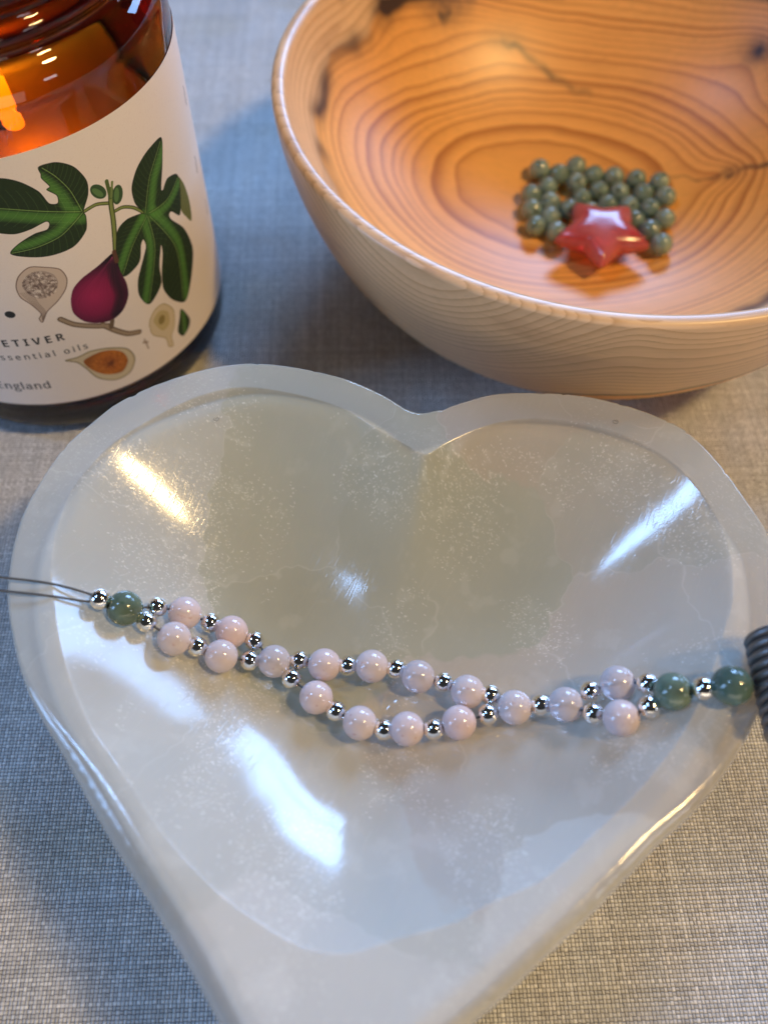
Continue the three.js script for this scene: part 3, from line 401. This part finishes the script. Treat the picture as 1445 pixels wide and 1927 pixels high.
  // pale cut fig, engraved
  { const P = pts('14.1,52.2 16.1,54.9 19.8,56.6 23.8,55.7 27.2,54.3 28.1,51.6 26.7,49.0 23.3,46.4 19.3,44.2 16.8,41.5 16.3,42.6 17.4,44.0 15.9,46.9 14.0,49.3'); path(P); c.fillStyle = '#c9b6a6'; c.fill(); c.lineWidth = 3; c.strokeStyle = '#7e6a60'; c.stroke(); c.save(); path(P); c.clip(); path(pts('15.8,52.3 18.2,54.7 22,55.2 25.0,53.6 25.4,51 23,48.9 19.3,48.0 16.6,49.6')); c.fillStyle = '#a8978c'; c.fill(); for (let i = 0; i < 230; i++) { const a = lr() * 6.28, q = Math.sqrt(lr()); c.beginPath(); c.ellipse(X(20.6 + 4.6 * q * Math.cos(a)), Y(51.6 + 3.4 * q * Math.sin(a)), 3.6, 1.8, a, 0, 7); c.strokeStyle = lr() > 0.4 ? 'rgba(80,62,56,0.7)' : 'rgba(235,222,210,0.8)'; c.lineWidth = 1.2; c.stroke(); } for (let k = 0; k < 7; k++) stroke(pts(`${14.4 + k * 0.5},50.5 ${16.2 + k * 0.3},47 ${17.4 + k * 0.25},44.2 17,42`), 1.3, 'rgba(90,72,64,0.5)'); c.restore(); }
  // half fig with orange flesh
  { path(pts('18.3,28.6 22.4,28.8 26.7,29.5 32.2,28.5 37.5,26.0 39.0,22.1 36.1,18.4 30.8,17.8 25.6,20.4 23.2,24.7 21.3,27.3')); c.fillStyle = '#c8b89a'; c.fill(); c.lineWidth = 4; c.strokeStyle = '#7d7152'; c.stroke(); const P = pts('23.4,27.1 28.7,28.3 33,27.5 36.0,25.4 36.6,22.2 33.6,19.6 28.6,20.6 24.9,23.4'); c.save(); path(P); const g = c.createRadialGradient(X(31.2), Y(23.6), 4, X(30.6), Y(24), 62); g.addColorStop(0, '#6a3716'); g.addColorStop(0.22, '#a5581f'); g.addColorStop(0.7, '#b96a22'); g.addColorStop(1, '#94551f'); c.fillStyle = g; c.fill(); c.clip(); for (let i = 0; i < 420; i++) { const a = lr() * 6.28, q = 10 + 56 * lr(); stroke([[X(31) + Math.cos(a) * q, Y(23.6) + Math.sin(a) * q * 0.8], [X(31) + Math.cos(a) * (q + 8), Y(23.6) + Math.sin(a) * (q + 8) * 0.8]], 1.2, lr() > 0.5 ? 'rgba(90,45,15,0.5)' : 'rgba(225,150,70,0.5)'); } c.restore(); }
  // faint cut fig, little leaf, seed sketch
  { path(pts('47.7,29.9 50.9,32.3 54.7,32.1 57.8,28.2 56.4,23.6 54.2,21.3 53.9,18.2 52.1,19.0 51.7,22.2 47.6,25.7')); c.fillStyle = '#d0be9f'; c.fill(); c.lineWidth = 3; c.strokeStyle = '#a8966f'; c.stroke(); path(pts('49.2,29.4 52.4,31 55.4,29 54.8,25.6 51.4,25')); c.fillStyle = '#bba878'; c.fill(); c.beginPath(); c.ellipse(X(52.3), Y(28.2), 13, 17, 0.3, 0, 7); c.fillStyle = '#8d7c48'; c.fill(); }
  leaf('61.2,26.4 63.8,21.4 62.3,19.3 59.0,18.5 57.4,21.1 59.4,24.2', ['61,26 60.2,22 59.4,19'], [['61,26 60.2,22 59.4,19', -8, 20]]);
  stroke(pts('44.2,26.0 44.6,22.6'), 5, 'rgba(120,95,75,0.6)'); stroke(pts('43.6,25.2 44.9,24.6'), 9, 'rgba(120,95,75,0.5)');
  for (const [a, h] of [[94.9, 67.5], [91.4, 52.0], [94.7, 38.0]]) { stroke(pts(`${a},${h + 2.2} ${a + 0.6},${h} ${a - 0.2},${h - 2}`), 5, 'rgba(70,66,60,0.75)'); stroke(pts(`${a - 1},${h + 1.2} ${a - 1.3},${h - 1.3}`), 4, 'rgba(90,84,76,0.6)'); }
  // lettering
  c.fillStyle = '#25282a'; c.textBaseline = 'alphabetic'; c.textAlign = 'center';
  c.beginPath(); c.ellipse(X(8.9), Y(44.85), 14, 13, 0, 0, 7); c.fill();
  const spread = (text, a0, a1, h, font) => { c.font = font; const ws = [...text].map((ch) => c.measureText(ch).width), sum = ws.reduce((p, q) => p + q, 0), gap = (X(a1) - X(a0) - sum) / (text.length - 1); let x = X(a0); c.textAlign = 'left'; [...text].forEach((ch, i) => { c.fillText(ch, x, Y(h)); x += ws[i] + gap; }); };
  spread('VETIVER', -1.6, 20.9, 35.05, 'bold 40px sans-serif');
  spread('essential oils', -3.3, 26.4, 30.65, '33px sans-serif'); spread('essential oils', -3.24, 26.46, 30.65, '33px sans-serif');
  spread('England', -7.2, 10.6, 20.25, '43px sans-serif'); spread('England', -7.1, 10.7, 20.25, '43px sans-serif');
  const map = new THREE.CanvasTexture(cv); map.colorSpace = THREE.SRGBColorSpace;
  const fibre = texture(512, 256, (x, y) => { const v = 0.5 + 0.6 * (fbm(x / 3, y / 3, 0, 3) - 0.5); return [v, v, v]; }, false); fibre.repeat.set(5, 4);
  const face = [[R + 0.00016, 0.0144], [R + 0.0002, 0.01445]]; for (let k = 1; k < 12; k++) face.push([R + 0.0002, 0.01445 + k * 0.00555]); face.push([R + 0.0002, 0.08125], [R + 0.00016, 0.0813]);
  const lab = new THREE.MeshStandardMaterial({ map, roughness: 0.8, bumpMap: fibre, bumpScale: 0.00003, side: THREE.DoubleSide });
  mesh('label', revolve(face, 120, -60 * D2R, 150 * D2R), lab, jar);
  const back = new THREE.MeshStandardMaterial({ color: rgb(0.76, 0.65, 0.54), roughness: 0.85, side: THREE.DoubleSide });
  mesh('label_back', revolve(face, 100, 150.3 * D2R, 299.7 * D2R), back, jar);
}
renderer.render(scene, camera);
